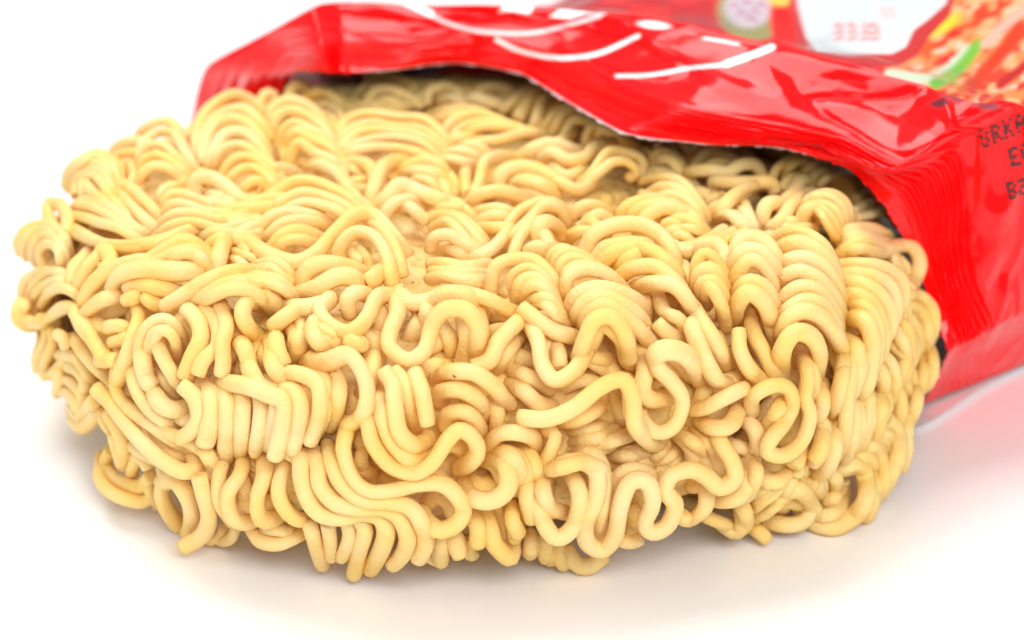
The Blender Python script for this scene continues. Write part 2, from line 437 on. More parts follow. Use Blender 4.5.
S 2 2.2 .3 | 320,570 380,580 420,640 | 330,560 400,560 440,620
S 2 -.5 .2 | 640,480 760,470 880,420 | 660,520 760,520 900,470
F 1 -.1 0 | 780,510 860,480 940,450
S 2 -1 .2 | 660,440 740,440 860,400 | 820,540 900,550 1000,540
S 1 .4 0 | 850,300 880,370 900,420
S 2 -.6 .2 | 420,400 520,420 620,440 | 640,260 720,240 800,240
T 290 430 4
S 1 2.9 0 | 690,210 730,270 810,280 870,230 860,140 780,120
S 1 2.5 0 | 790,110 870,100 920,170 910,240
S 1 2.1 0 | 730,200 770,220 820,200
S 1 2.6 0 | 620,60 670,60 690,90
T 500 430 4
S 1 2.6 0 | 180,170 170,240 200,310 260,330
S 1 2.5 0 | 150,170 160,330 220,430 290,390 320,280 290,190 240,170
S 1 2.9 0 | 180,160 260,130 340,130 390,180 380,280 340,370 350,450 410,480 460,420 480,310 520,210 590,210 610,290 580,370 610,410 670,380 700,300 660,240 690,180 770,160 830,190 880,230 940,190 920,110 880,50 860,-30
S 1 2.1 0 | 300,100 370,100 410,180 410,280 400,380 400,430
S 1 1.8 0 | 450,260 460,200 520,160 580,170 610,210
S 1 1.6 0 | 970,120 1000,180 960,260 900,280 850,270
S 1 1.2 0 | 760,220 820,230 820,310 760,360 720,340
E 1 1 0 | 740,330 730,350 745,360
L 1 1.3 0 | 260,470 300,530 350,550 420,500
L 2 .8 .2 | 180,460 190,500 195,520 | 230,460 240,510 250,550
L 1 .6 0 | 120,420 130,460 130,490
E 1 .7 0 | 480,440 520,450 560,435
S 1 -.1 0 | 520,300 540,360 530,420
L 2 1 .2 | 40,280 50,340 60,430 | 100,230 110,290 120,350
S 1 .8 0 | 0,430 20,480 50,500 60,450
S 3 -1 .2 | 640,160 700,130 740,60 | 560,110 640,100 680,40
S 2 -.5 .2 | 740,0 800,60 840,140 880,180 | 690,0 760,60 780,120 820,160
S 1 .6 0 | 810,340 880,370 950,390
S 1 .8 0 | 940,390 980,390 980,330 950,280
S 2 -1.2 .2 | 420,100 520,80 640,90 | 440,140 540,130 620,120
S 2 .2 .2 | 960,30 1000,80 1040,60 | 900,40 940,70 1000,60
T 600 230 4
S 1 2.8 0 | 300,570 230,530 230,490 290,480 350,510 400,600
S 2 1.8 .3 | 440,120 410,90 470,60 510,110 490,200 | 520,60 560,40 600,60 560,130 530,190
S 4 1.6 .3 | 380,260 380,150 420,100 470,130 500,200 510,260 | 430,300 430,240 460,240 490,300 500,370 500,390
S 5 1.5 .3 | 530,170 560,60 600,25 660,40 700,110 710,200 | 540,360 560,290 600,250 660,290 690,360 720,400
S 2 1.4 .2 | 600,40 580,20 540,40 | 680,30 640,60 610,100
F 1 2.8 0 | 370,300 410,370 460,450 510,560
F 1 3.0 0 | 360,370 390,450 430,540 480,610 540,600
S 1 2.2 0 | 230,260 260,330 320,360 340,440
F 1 2.6 0 | 225,370 280,420 340,450
S 1 2.9 0 | 610,340 610,400 650,480 700,570 730,540
F 1 3.1 0 | 555,400 560,480 600,560 660,620
S 1 2.4 0 | 620,260 670,330 690,400 710,460
S 7 1.6 .25 | 700,50 740,10 820,5 900,50 950,130 960,200 | 710,470 740,380 800,335 880,360 940,440 960,500
S 1 3.2 0 | 720,580 730,480 780,410 850,430 880,500 870,590
S 1 2.6 0 | 770,500 820,520 850,600 840,680
S 3 .6 .2 | 200,20 300,60 360,90 460,50 | 280,80 360,80 420,60 480,10
S 1 .4 0 | 330,140 350,200 350,260
S 1 1.6 0 | 0,330 80,320 150,380 200,450 260,460
S 1 1.4 0 | 20,380 90,430 120,560
S 1 1.4 0 | 100,460 170,500 180,620
S 2 .2 .2 | 0,480 60,560 100,590 | 0,590 60,590 120,620
T 620 340 4
S 1 2.7 0 | 290,140 240,80 170,60 150,110 200,160 250,240 220,340 150,370 90,320 80,260
S 1 2.9 0 | 90,20 100,120 90,200 130,240 190,230
S 1 2.6 0 | 0,150 40,180 50,300 110,390 160,410
F 1 2.9 0 | 500,190 420,230 340,270 290,280
S 1 2.3 0 | 320,320 370,350 440,340 480,260
S 1 2.4 0 | 500,320 540,360 550,430 510,430
S 1 3.3 0 | 530,290 530,230 600,185 670,190 690,260 650,340 600,400 590,450 660,460 730,400 760,300 740,230 750,140 730,60 690,50
F 1 2.7 0 | 650,250 610,310 580,350
S 1 1.9 0 | 570,500 580,560 640,560 680,500 
S 2 1.6 .3 | 540,450 530,520 560,590 | 470,480 530,510 510,590 460,640
S 1 1.6 0 | 690,510 670,590 620,640
S 2 .6 .2 | 560,480 620,510 680,480 | 430,400 480,430 540,460
S 2 0 .2 | 230,370 300,420 350,500 | 280,350 350,410 400,540
S 1 .6 0 | 340,160 330,220 300,260
S 3 1.4 .3 | 300,-20 340,60 370,150 | 390,-20 430,60 460,110
S 1 2.4 0 | 370,180 430,170 480,140
L 2 2.1 .3 | 720,430 710,480 700,520 | 800,340 800,430 780,490
S 1 2 0 | 850,330 860,430 820,520 780,530
S 1 2.3 0 | 810,170 810,270 780,340
S 1 2.2 0 | 860,60 890,120 870,220 840,300
S 2 2 .2 | 910,20 920,120 910,230 890,450 | 960,0 950,120 930,200 890,240
S 1 1.2 0 | 870,460 860,400 900,280
S 3 .5 .2 | 700,560 740,530 760,480 | 690,500 740,560 780,560
S 2 .6 .2 | 700,620 760,620 780,560 | 740,640 770,590 790,520
T 720 230 4
S 6 1.2 .3 | 480,130 560,125 650,140 720,190 735,260 700,340 | 510,350 570,360 610,430 610,510 590,600 550,660
S 2 1.6 .3 | 500,420 550,460 550,560 530,640 | 460,500 490,520 490,600 470,680
S 1 1.2 0 | 620,90 700,65 770,70 800,130 780,200 750,240
S 1 .4 0 | 700,110 740,150 760,210
S 2 .5 .3 | 480,60 560,40 650,50 720,70 | 500,100 560,80 630,90 700,90
S 3 .1 .3 | 440,0 520,10 600,0 680,40 | 480,40 560,20 660,10 740,40
S 5 .7 .3 | 740,270 790,270 840,320 850,400 830,460 | 690,390 720,410 740,470 730,560 700,620
S 4 1.0 .3 | 760,330 800,370 810,440 780,520 | 640,500 680,530 700,600 680,680
S 1 .4 0 | 800,480 840,520 850,590
S 4 .3 .3 | 830,460 850,520 840,600 800,640 | 700,560 740,600 740,680 720,720
S 1 1.4 0 | 610,540 650,580 650,660
T 640 120 4
S 2 .2 .2 | 20,130 60,150 100,100 | 160,100 200,140 230,110
S 1 .6 0 | 60,200 80,160 130,160 160,210 150,240
S 6 .4 .3 | 0,250 60,230 140,240 200,290 240,350 260,400 | 130,470 140,440 180,430 220,450 240,470 260,480
S 3 .6 .3 | 0,300 60,310 120,300 180,350 | 40,420 90,370 160,370 210,400
S 2 .3 .3 | 210,190 270,140 340,130 390,170 | 240,200 290,160 340,160 370,190
S 1 .8 0 | 190,240 200,210 280,200 350,210 400,180 460,180 490,230
S 1 .9 0 | 300,270 300,245 380,250 450,250 520,250 540,290
S 2 .4 .2 | 190,270 250,290 290,320 | 280,350 290,310 340,310
S 2 .8 .3 | 280,400 300,370 380,330 460,290 | 300,380 360,320 430,270 520,260
S 4 .9 .3 | 310,400 350,380 400,420 440,450 | 420,330 440,370 450,400 460,430
S 1 1.1 0 | 490,410 500,350 540,330 570,350
S 2 .5 .2 | 560,340 600,290 640,240 680,260 | 520,440 580,390 640,310 680,290
S 2 .4 .2 | 560,290 600,240 650,230 | 580,330 620,290 660,280
S 5 .9 .3 | 640,370 680,310 760,290 820,330 830,400 810,440 | 730,400 720,360 730,370 760,420 780,450 790,460
S 1 1 0 | 650,420 660,370 700,350 720,400
S 2 .3 .2 | 600,440 600,400 660,420 | 560,440 620,440 700,430
S 5 .3 .3 | 530,240 560,180 640,150 740,190 850,260 | 720,270 760,230 820,230 860,250 880,280
S 4 .4 .3 | 850,290 900,260 960,300 1010,330 | 870,390 920,380 990,370 1040,420
S 2 .3 .3 | 790,470 850,430 930,430 1000,470 | 800,520 870,480 940,480 1010,500
S 1 .7 0 | 910,550 960,510 1030,520
S 2 .8 .3 | 110,520 200,510 280,470 330,430 | 150,540 230,520 310,480 370,440
S 3 .8 .3 | 0,450 60,460 120,510 160,580 | 0,520 60,540 120,580 160,640
S 3 1.0 .3 | 260,580 290,520 340,490 | 340,520 370,480 410,520
S 1 1 0 | 500,10 540,50 600,10
T 720 390 4
S 1 1.4 0 | 480,320 560,310 590,400 560,480 480,540 400,560 350,545
S 2 1.7 .3 | 350,360 360,440 400,500 480,480 520,400 | 380,480 430,450 470,410 480,350
S 1 1.6 0 | 420,440 390,390 390,340
S 2 1.0 .3 | 440,320 470,370 450,430 | 400,350 400,400 410,440
S 5 1.0 .3 | 470,320 540,290 590,350 600,440 570,520 | 680,120 720,160 730,240 700,320 660,370
S 5 .9 .3 | 500,270 520,200 560,120 540,20 | 740,130 770,80 780,20 760,-20
S 3 1.2 .3 | 590,190 650,260 650,360 600,450 | 640,150 690,200 700,280 660,370
S 2 .9 .3 | 660,110 720,150 740,220 720,300 | 700,60 750,110 750,190 740,260
S 2 1.4 .3 | 570,0 600,60 570,180 540,240 | 480,40 530,70 530,170 490,280
S 1 1.4 0 | 640,0 640,80 600,160
S 1 1.7 0 | 250,470 260,410 320,400 360,450 340,520 270,540 180,520
S 1 1.0 0 | 230,460 270,440 320,460 320,490
S 2 .9 .3 | 110,500 180,480 250,400 280,330 | 130,530 200,490 260,430 290,350
S 3 .7 .3 | 100,440 160,410 220,360 250,290 | 120,480 180,450 230,400 270,320
S 2 .2 .2 | 150,280 180,330 240,300 | 290,370 320,350 350,330
S 1 1.2 0 | 80,470 90,530 60,570 0,530
E 1 1.2 0 | 130,550 160,570 190,600
S 1 .4 0 | 340,350 340,420 360,470
L 2 1.4 .2 | 340,280 320,320 300,320 | 370,150 420,130 420,230 370,290
S 1 1.5 0 | 450,110 460,210 440,310 390,330
"""
# ------------------------------------------------------------------ the noodle cake
RK = np.array([4.873, 4.922, 4.915, 4.955, 5.024, 5.038, 5.215, 5.044, 5.243, 5.007, 5.057, 5.20]) - .12
CC = np.array([-.327, .503]); HT = 2.95; RE = 1.3
FR = np.fft.fft(RK) / 12; FK = np.fft.fftfreq(12, 1 / 12)
_th = np.linspace(-np.pi, np.pi, 721); _r = (np.exp(1j * np.outer(_th, FK)) @ FR).real
def sdf(P):
    x = P[..., 0] - CC[0]; y = P[..., 1] - CC[1]
    rho = np.hypot(x, y); r = np.interp(np.arctan2(y, x), _th, _r)
    a = rho - r + RE; b = np.abs(P[..., 2] - HT / 2 - .02) - HT / 2 + RE
    return np.hypot(np.maximum(a, 0), np.maximum(b, 0)) + np.minimum(np.maximum(a, b), 0) - RE
def grad(P):
    e = 1e-3; g = np.zeros_like(P)
    for k in range(3):
        d = np.zeros(3); d[k] = e
        g[..., k] = (sdf(P + d) - sdf(P - d)) / (2 * e)
    return g / np.maximum(np.linalg.norm(g, axis=-1, keepdims=True), 1e-9)
def hit(px):
    """depth where the view ray meets the cake's surface (or passes closest to it)"""
    d = rays(px); ts = np.arange(19.0, 34.0, .05)
    P = CAM + d[:, None, :] * ts[None, :, None]
    v = sdf(P); inside = v < 0
    first = np.where(inside.any(1), inside.argmax(1), v.argmin(1))
    return ts[first]

strands = []      # dict(px, z, flags)
tile = (0, 0, 1)
for line in TRACES.strip().splitlines():
    line = line.strip()
    if not line or line[0] == '#': continue
    if line[0] == 'T':
        tile = tuple(float(v) for v in line.split()[1:]); continue
    hd, *sets = line.split('|')
    k, n, z, dz = hd.split(); n = int(n); z = float(z); dz = float(dz)
    cur = [np.array([[float(c) for c in p.split(',')] for p in s.split()]) / tile[2] + np.array(tile[:2]) for s in sets]
    L = max(np.linalg.norm(np.diff(c, axis=0), axis=1).sum() for c in cur)
    m = max(6, int(L / 5))
    cur = [catmull(c, m) for c in cur]
    for i in range(n):
        f = i / (n - 1) if n > 1 else 0
        c = cur[0] * (1 - f) + cur[-1] * f
        if n > 1:      # hand-made irregularity inside a bundle
            c = c + rng.normal(0, 1.0, (1, 2)) + catmull(rng.normal(0, 1.3, (4, 2)), m)
        sp = np.linalg.norm(cur[0] - cur[-1], axis=1).mean() / (n - 1) if n > 1 else 99
        strands.append(dict(px=c, z=z + dz * i, k=k, n=n, sp=sp))
print("strands", len(strands), "px length", sum(np.linalg.norm(np.diff(s['px'], axis=0), axis=1).sum() for s in strands))

sid = np.concatenate([np.full(len(s['px']), i) for i, s in enumerate(strands)])
idx = np.concatenate([np.arange(len(s['px'])) for s in strands])
PX = np.vstack([s['px'] for s in strands])
off = np.r_[0, np.cumsum([len(s['px']) for s in strands])]
rad = np.concatenate([np.full(len(s['px']), min(0.086 if s['z'] > .9 else .077, max(.060, .0068 * s['sp'])) * rng.uniform(.93, 1.06)) for s in strands])
t_ = hit(PX) + .12
upness = np.clip(grad(CAM + rays(PX) * t_[:, None])[:, 2], 0, 1)
for i, s in enumerate(strands):
    a, b = off[i], off[i + 1]; n = b - a
    v = t_[a:b]
    for _ in range(3): v = np.r_[v[0], (v[:-2] + 2 * v[1:-1] + v[2:]) / 4, v[-1]]
    u = np.linspace(0, 1, n); Lc = np.linalg.norm(np.diff(s['px'], axis=0), axis=1).sum() / 90.0
    # a wave on top of the block stands up: its crest rises over the line between its feet
    q = s['px']; h = q[0, 1] * (1 - u) + q[-1, 1] * u - q[:, 1]
    v = v - np.minimum(.42 * np.maximum(h, 0) / 30, .62) * upness[a:b].mean()
    v = v - 0.1 * s['z'] - .07 * np.sin(np.pi * u)
    e0 = np.clip(1 - u * Lc / .28, 0, 1)**2; e1 = np.clip(1 - (1 - u) * Lc / .28, 0, 1)**2
    if s['k'] in 'SF': v = v + .34 * e1 if s['k'] == 'F' else v + .34 * (e0 + e1)
    if s['k'] == 'L': v = v + .34 * e0
    t_[a:b] = v
# a noodle that crosses another passes in front of or behind it: push depths apart
t0_ = t_.copy()
I, J = [], []
for a in range(0, len(PX), 1000):
    d = PX[a:a + 1000, None, :] - PX[None, :, :]
    ii, jj = np.nonzero((d**2).sum(-1) < 19**2)
    ii = ii + a; keep = (ii < jj) & ~((sid[ii] == sid[jj]) & (np.abs(idx[ii] - idx[jj]) < 6))
    I.append(ii[keep]); J.append(jj[keep])
I = np.concatenate(I); J = np.concatenate(J)
dl = np.linalg.norm(PX[I] - PX[J], axis=1) * 24.5 / FPX
need = .95 * np.sqrt(np.maximum((rad[I] + rad[J])**2 - dl**2, 0))
sgn = np.sign(t_[I] - t_[J] + 1e-6)
ok = need > .03; I, J, need, sgn = I[ok], J[ok], need[ok], sgn[ok]
print("pairs", len(I))
for it in range(50):
    viol = need - sgn * (t_[I] - t_[J]); act = viol > 0
    mv = np.zeros(len(t_)); cn = np.zeros(len(t_))
    w = viol[act] * .5 * sgn[act]
    np.add.at(mv, I[act], w); np.add.at(mv, J[act], -w)
    np.add.at(cn, I[act], 1); np.add.at(cn, J[act], 1)
    mv = mv / np.maximum(cn, 1) * 1.3
    t_ = t_ + mv; t_ = t_ + (t0_ - t_) * .05
    sm = t_.copy(); inner = (sid[1:-1] == sid[:-2]) & (sid[1:-1] == sid[2:])
    sm[1:-1][inner] = (t_[:-2][inner] + 2 * t_[1:-1][inner] + t_[2:][inner]) / 4
    t_ = sm
W3 = CAM + rays(PX) * t_[:, None]
W3[:, 2] = np.maximum(W3[:, 2], .10)
W3 = [W3[off[i]:off[i + 1]] for i in range(len(strands))]

def tube(P, r, seg=10, flat=1.0):
    """one noodle: a tube with slightly uneven thickness and softly cut ends"""
    L = np.linalg.norm(np.diff(P, axis=0), axis=1).sum()
    n = max(6, int(L / .045)); C = catmull(P, n)
    T = np.gradient(C, axis=0); T /= np.maximum(np.linalg.norm(T, axis=1, keepdims=True), 1e-9)
    N = np.zeros_like(C); a = np.array([.3, .5, .8]); v = a - T[0] * (a @ T[0]); N[0] = v / np.linalg.norm(v)
    for i in range(1, n):
        v = N[i - 1] - T[i] * (N[i - 1] @ T[i]); N[i] = v / np.linalg.norm(v)
    B = np.cross(T, N)
    ph = np.linspace(0, 2 * np.pi, seg, endpoint=False)
    wob = 1 + catmull(rng.normal(0, .045, (max(3, int(L / .35)), 1)), n)[:, 0]
    R = r * wob; ex = rng.uniform(.86, 1.0); rot = rng.uniform(0, np.pi) + np.linspace(0, rng.normal(0, 1.5), n)
    # ends
    R[0] *= .95; R[-1] *= .95
    ang = ph[None, :]
    cr = R[:, None] * (1 + (1 - ex) * np.cos(2 * (ang - rot[:, None])))
    V = C[:, None, :] + cr[..., None] * (np.cos(ang)[..., None] * N[:, None, :] + np.sin(ang)[..., None] * B[:, None, :])
    V = V.reshape(-1, 3)
    i = np.arange(n - 1)[:, None] * seg; j = np.arange(seg)[None, :]; j2 = (j + 1) % seg
    F = np.stack([i + j, i + j2, i + seg + j2, i + seg + j], -1).reshape(-1, 4)
    # flat, slightly rough cut faces
    c0 = len(V); b = (n - 1) * seg
    r0 = C[0] + (V[:seg] - C[0]) * .80 - T[0] * r * rng.uniform(.02, .10, (seg, 1))
    r1 = C[-1] + (V[b:b + seg] - C[-1]) * .80 + T[-1] * r * rng.uniform(.02, .10, (seg, 1))
    V = np.vstack([V, r0, r1, C[:1], C[-1:]])
    jj = np.arange(seg); j2_ = (jj + 1) % seg
    F0 = np.stack([jj, c0 + jj, c0 + j2_, j2_], -1)
    F1 = np.stack([b + jj, b + j2_, c0 + seg + j2_, c0 + seg + jj], -1)
    je = np.arange(0, seg, 2); ca = c0 + 2 * seg
    F2 = np.stack([np.full(len(je), ca), c0 + (je + 2) % seg, c0 + je + 1, c0 + je], -1)
    F3 = np.stack([np.full(len(je), ca + 1), c0 + seg + je, c0 + seg + je + 1, c0 + seg + (je + 2) % seg], -1)
    return V, np.vstack([F, F0, F1, F2, F3])
def join(parts):
    Vs, Fs, o = [], [], 0
    for V, F in parts: Vs.append(V); Fs.append(F + o); o += len(V)
    return np.vstack(Vs), np.vstack(Fs)

cake = thing("noodle_cake", "round block of dried pale yellow wavy instant noodles sliding out of the torn red packet", "noodles")
size = [np.linalg.norm(np.diff(s['px'], axis=0), axis=1).sum() * (1.3 if s['z'] > .9 else 1) for s in strands]
big = set(np.argsort(size)[::-1][:100].tolist())
rest = []
for i, P in enumerate(W3):
    V, F = tube(P, rad[off[i]])
    if i in big: make_mesh("noodle_strand", V, F, NOODLE, cake)
    else: rest.append((V, F))

# the tangle underneath and all round: packs of parallel waves lying in the cake's skin
def wave_pack(p, depth):
    p = p - grad(p[None])[0] * 0
    g = grad(p[None])[0]
    a = rng.normal(size=3); X = np.cross(g, a); X /= np.linalg.norm(X); Y = np.cross(g, X)
    lam = rng.uniform(.55, .8); amp = rng.uniform(.22, .36); n = rng.integers(3, 6); L = rng.uniform(1.6, 3.0)
    out = []
    for k in range(n):
        s = np.linspace(-L / 2, L / 2, 30)
        w = 2 * np.pi * s / lam
        x = s + .12 * np.sin(2 * w + 1); y = amp * np.sin(w) + k * .19 - n * .095 + .08 * np.sin(s * 2)
        Q = p + X * x[:, None] + Y * y[:, None]
        for _ in range(3): Q = Q - grad(Q) * (sdf(Q) + depth + .05 * np.sin(w * .5 + k))[:, None]
        Q[:, 2] = np.clip(Q[:, 2], .09, None)
        out.append(tube(catmull(Q, 45), .088, seg=8))
    return out
fill = []
for layer, (depth, N) in enumerate([(.52, 190), (.80, 110), (.12, 260)]):
    for _ in range(N):
        th = rng.uniform(-np.pi, np.pi); q = rng.uniform(0, 1)
        if q < .42:   rr, zz = 5.2 * math.sqrt(rng.uniform(0, .85)), HT
        elif q < .55: rr, zz = 2.9 * math.sqrt(rng.uniform(0, 1)), 0.05
        else:         rr, zz = 5.0, rng.uniform(.3, HT - .3)
        p = np.array([CC[0] + rr * math.cos(th), CC[1] + rr * math.sin(th), zz])
        for _k in range(4): p = p - grad(p[None])[0] * (sdf(p[None])[0] + depth)
        if layer == 2:       # outer skin only where the photograph cannot see
            g = grad(p[None])[0]; facing = -(g @ FW)
            px = project(p[None])[0]
            if facing > .04 and not (p[1] > 3.6): continue
        low = .3 if (layer < 2 and p[2] < .7 and p[1] < 2) else 0
        fill += wave_pack(p, depth + low)
V, F = join(rest + fill)
o = make_mesh("noodle_tangle", V, F, NOODLE, cake); o["kind"] = "stuff"
# dense heart of the block
u = np.linspace(0, 2 * np.pi, 64, endpoint=False); vv = np.linspace(-np.pi / 2, np.pi / 2, 24)
P = np.array([[CC[0] + 3.9 * math.cos(v)**.35 * math.cos(a), CC[1] + 3.9 * math.cos(v)**.35 * math.sin(a), HT / 2 + .62 * np.sign(v) * abs(math.sin(v))**.6] for v in vv for a in u])
i = np.arange(23)[:, None] * 64; j = np.arange(64)[None]
F = np.stack([i + j, i + (j + 1) % 64, i + 64 + (j + 1) % 64, i + 64 + j], -1).reshape(-1, 4)
make_mesh("noodle_core", P, F, NOODLE, cake)
print("noodles built", round(time.time() - T0, 1))
# ------------------------------------------------------------------ the packet
AX = np.array([.57, .82, 0.0]); AX /= np.linalg.norm(AX)
# one row per station round the mouth, from the far left side over the top to the near right side and the bottom:
# (mouth lip), (end of the crimped seal), (crest of the opening); rear = (distance along the packet, height) behind the crest
ST = [
 ((274,106,1.7),(236,121,1.5),(190,128,1.4), [(1.2,1.4),(5,1.3),(13,1.2)]),
 ((280, 92,2.4),(242, 97,2.3),(194,108,2.1), [(1.2,2.0),(5,1.6),(13,1.4)]),
 ((290, 77,3.1),(252, 74,3.0),(208, 66,2.9), [(1.2,2.6),(5,2.0),(13,1.6)]),
 ((303, 71,3.4),(285, 50,3.5),(262, 37,3.5), [(1.2,2.4),(5,2.2),(13,2.0)]),
 ((330, 73,3.5),(322, 46,3.85),(313,  9,4.1), [(1.2,2.7),(5,2.8),(13,2.5)], 3.82),
 ((340, 73,3.45),(335, 42,3.82),(322,  5,4.12), [(1.2,2.9),(5,3.0),(13,2.6)]),
 ((352, 73,3.45),(346, 42,3.8),(342,  3,4.1), [(1.2,2.9),(5,3.1),(13,2.7)], 4.2),
 ((400, 69,3.45),(408, 42,3.8),(420,  3,4.15), [(1.2,3.4),(5,3.6),(13,3.2)]),
 ((460, 64,3.45),(480, 40,3.8),(520,  4,4.2), [(1.2,3.8),(5,4.0),(13,3.6)]),
 ((520, 74,3.45),(548, 52,3.8),(600, 14,4.2), [(1.2,3.9),(5,4.3),(13,3.8)]),
 ((570,104,3.45),(604, 76,3.8),(685, 29,4.25), [(1.2,4.0),(5,4.45),(13,4.0)]),
 ((625,134,3.45),(684,108,3.78),(775, 47,4.25), [(1.2,4.0),(5,4.7),(13,4.1)]),
 ((700,144,3.4),(760,124,3.7),(850, 64,4.2), [(1.2,4.0),(5,4.6),(13,4.1)]),
 ((780,148,3.4),(842,140,3.62),(925, 84,4.12), [(1.2,3.9),(5,4.5),(13,4.0)]),
 ((846,168,3.3),(900,166,3.55),(975,103,4.1), [(1.2,3.8),(5,4.3),(13,3.9)]),
 ((884,206,2.85),(955,152,3.5),(1022,106,4.0),[(1.2,3.5),(5,4.0),(13,3.6)]),
 ((912,256,2.25),(966,212,2.8),(1052,172,3.2),[(1.2,2.9),(5,3.2),(13,3.0)]),
 ((932,306,1.7),(976,276,2.1),(1055,235,2.3),[(1.2,2.2),(5,2.4),(13,2.3)]),
 ((947,347,1.3),(992,324,1.45),(1055,290,1.55),[(1.2,1.6),(5,1.8),(13,1.7)]),
 ((948,353,1.2),(992,331,1.25),(1055,300,1.35),[(1.2,1.4),(5,1.5),(13,1.5)]),
 ((938,374,.75),(980,352,.75),(1055,325,.75),[(1.2,.9),(5,1.0),(13,1.0)]),
 ((922,405,.10),(980,382,.10),(1055,352,.10),[(1.2,.10),(5,.10),(13,.10)]),
]
ctl = []
for a, b, c, r in [q[:4] for q in ST]:
    A, B, C_ = at(*a), at(*b), at(*c)
    row = [A, (A + B) / 2, B, (B + C_) / 2, C_]
    for s_, z_ in r:
        q = C_ + AX * s_; q[2] = z_; row.append(q)
    ctl.append(row)
ctl = np.array(ctl)                                    # (stations, rows, 3)
VR = np.array([0, .5, 1, 1.5, 2, 3, 4, 5.0])           # row parameters
NU, NV = 980, 340
def spline(P, x, t):
    """cubic through P at the parameters x, along axis 0"""
    x = np.asarray(x, float); sh = (-1,) + (1,) * (P.ndim - 1)
    d = (P[1:] - P[:-1]) / (x[1:] - x[:-1]).reshape(sh)
    m = np.concatenate([d[:1], (d[1:] + d[:-1]) / 2, d[-1:]]) * .66
    i = np.clip(np.searchsorted(x, t, side='right') - 1, 0, len(x) - 2)
    h = (x[i + 1] - x[i]).reshape(sh); f = (t - x[i]).reshape(sh) / h
    return (2*f**3 - 3*f**2 + 1) * P[i] + (f**3 - 2*f**2 + f) * h * m[i] + (3*f**2 - 2*f**3) * P[i + 1] + (f**3 - f**2) * h * m[i + 1]
US = [r[4] if len(r) > 4 else None for r in ST]; k_ = -1
for i_ in range(len(US)):
    if US[i_] is None: k_ += 1; US[i_] = float(k_)
US = np.array(US); uu = np.linspace(0, US[-1], NU)
vv_ = np.r_[np.linspace(0, 2, 190, endpoint=False), 2 + 3 * np.linspace(0, 1, NV - 190)**1.3]
G = spline(ctl, US, uu)                # (NU, rows, 3)
G = np.swapaxes(spline(np.swapaxes(G, 0, 1), VR, vv_), 0, 1)   # (NU, NV, 3)
U, Vv = np.meshgrid(uu, vv_, indexing='ij')
def vnoise(x, y, seed, lin=False):
    r = np.random.default_rng(seed).uniform(-1, 1, (64, 64))
    xi = np.floor(x).astype(int); yi = np.floor(y).astype(int); fx = x - xi; fy = y - yi
    if not lin: fx = fx * fx * (3 - 2 * fx); fy = fy * fy * (3 - 2 * fy)
    q = lambda a, b: r[a % 64, b % 64]
    return (q(xi, yi) * (1 - fx) + q(xi + 1, yi) * fx) * (1 - fy) + (q(xi, yi + 1) * (1 - fx) + q(xi + 1, yi + 1) * fx) * fy
def sm(a, b, x):
    t = np.clip((x - a) / (b - a), 0, 1); return t * t * (3 - 2 * t)
dU = np.gradient(G, axis=0); dV = np.gradient(G, axis=1)
Nn = np.cross(dU, dV); Nn /= np.maximum(np.linalg.norm(Nn, axis=-1, keepdims=True), 1e-9)
if Nn[NU // 2, 100, 2] < 0: Nn = -Nn
# crimped seal: fine ridges running along the mouth, strongest towards the near right corner
right = sm(7.2, 12.5, U); band = sm(.16, .3, Vv) * (1 - sm(.92, 1.15, Vv))
disp = band * (.010 + .030 * right) * 2 / np.pi * np.arcsin(.97 * np.sin(2 * np.pi * (Vv * 9.0 + .35 * vnoise(U * 1.3, Vv * 2, 3) + .5 * vnoise(U * .6, Vv * 0, 9))))
disp += band * right * .040 * vnoise(U * 3.2 + 7, Vv * 5, 5, True)
disp += right * sm(1.0, 1.2, Vv) * (1 - sm(1.8, 2, Vv)) * .03 * vnoise(U * 1.6 + Vv * 2, Vv * 4, 6, True)
# soft creases of the film
mp = (.25 + .75 * sm(3.6, 5, U)) * sm(.9, 1.25, Vv) * (1 - .5 * sm(2.1, 2.6, Vv))
disp += .075 * vnoise(U * .55 + Vv * .5, Vv * 1.2 + U * .1, 21, True) * mp
disp += .040 * vnoise(U * .9 + Vv * .9 + 5, Vv * 2.3 + U * .35, 22, True) * mp
cr = vnoise(U * .7 + Vv * 1.2, Vv * 1.6 + U * .25, 23); disp += .045 * (1 - np.abs(cr) * 5).clip(0, 1) * mp * (1 - sm(1.85, 2.0, Vv))
cr = vnoise(U * .6 - Vv * .5 + 9, Vv * 2.6 + U * .3, 24); disp -= .035 * (1 - np.abs(cr) * 6).clip(0, 1) * mp * (1 - sm(1.85, 2.0, Vv))
disp += .012 * vnoise(U * 3.1 + Vv * 2, Vv * 6 - U * 1.1, 26, True) * (.25 + .75 * sm(3.6, 5, U))
disp += .06 * vnoise(U * 1.3, Vv * 2.5, 25) * sm(2.0, 2.6, Vv)
disp += (1 - sm(3, 4.2, U)) * .018 * np.sin(2 * np.pi * (Vv * 3.2 + .5 * vnoise(U * 1.5, Vv, 27))) * (1 - sm(1.3, 1.9, Vv))
disp *= 1 - .8 * sm(16.4, 16.9, U)
G = G + Nn * disp[..., None]
G[..., 2] = np.maximum(G[..., 2], .05)
# frayed, faintly wavy lip
G[:, 0] += AX * (.03 * vnoise(uu * 9, uu * 0, 31) + .02 * vnoise(uu * 30, uu * 0, 32))[:, None]

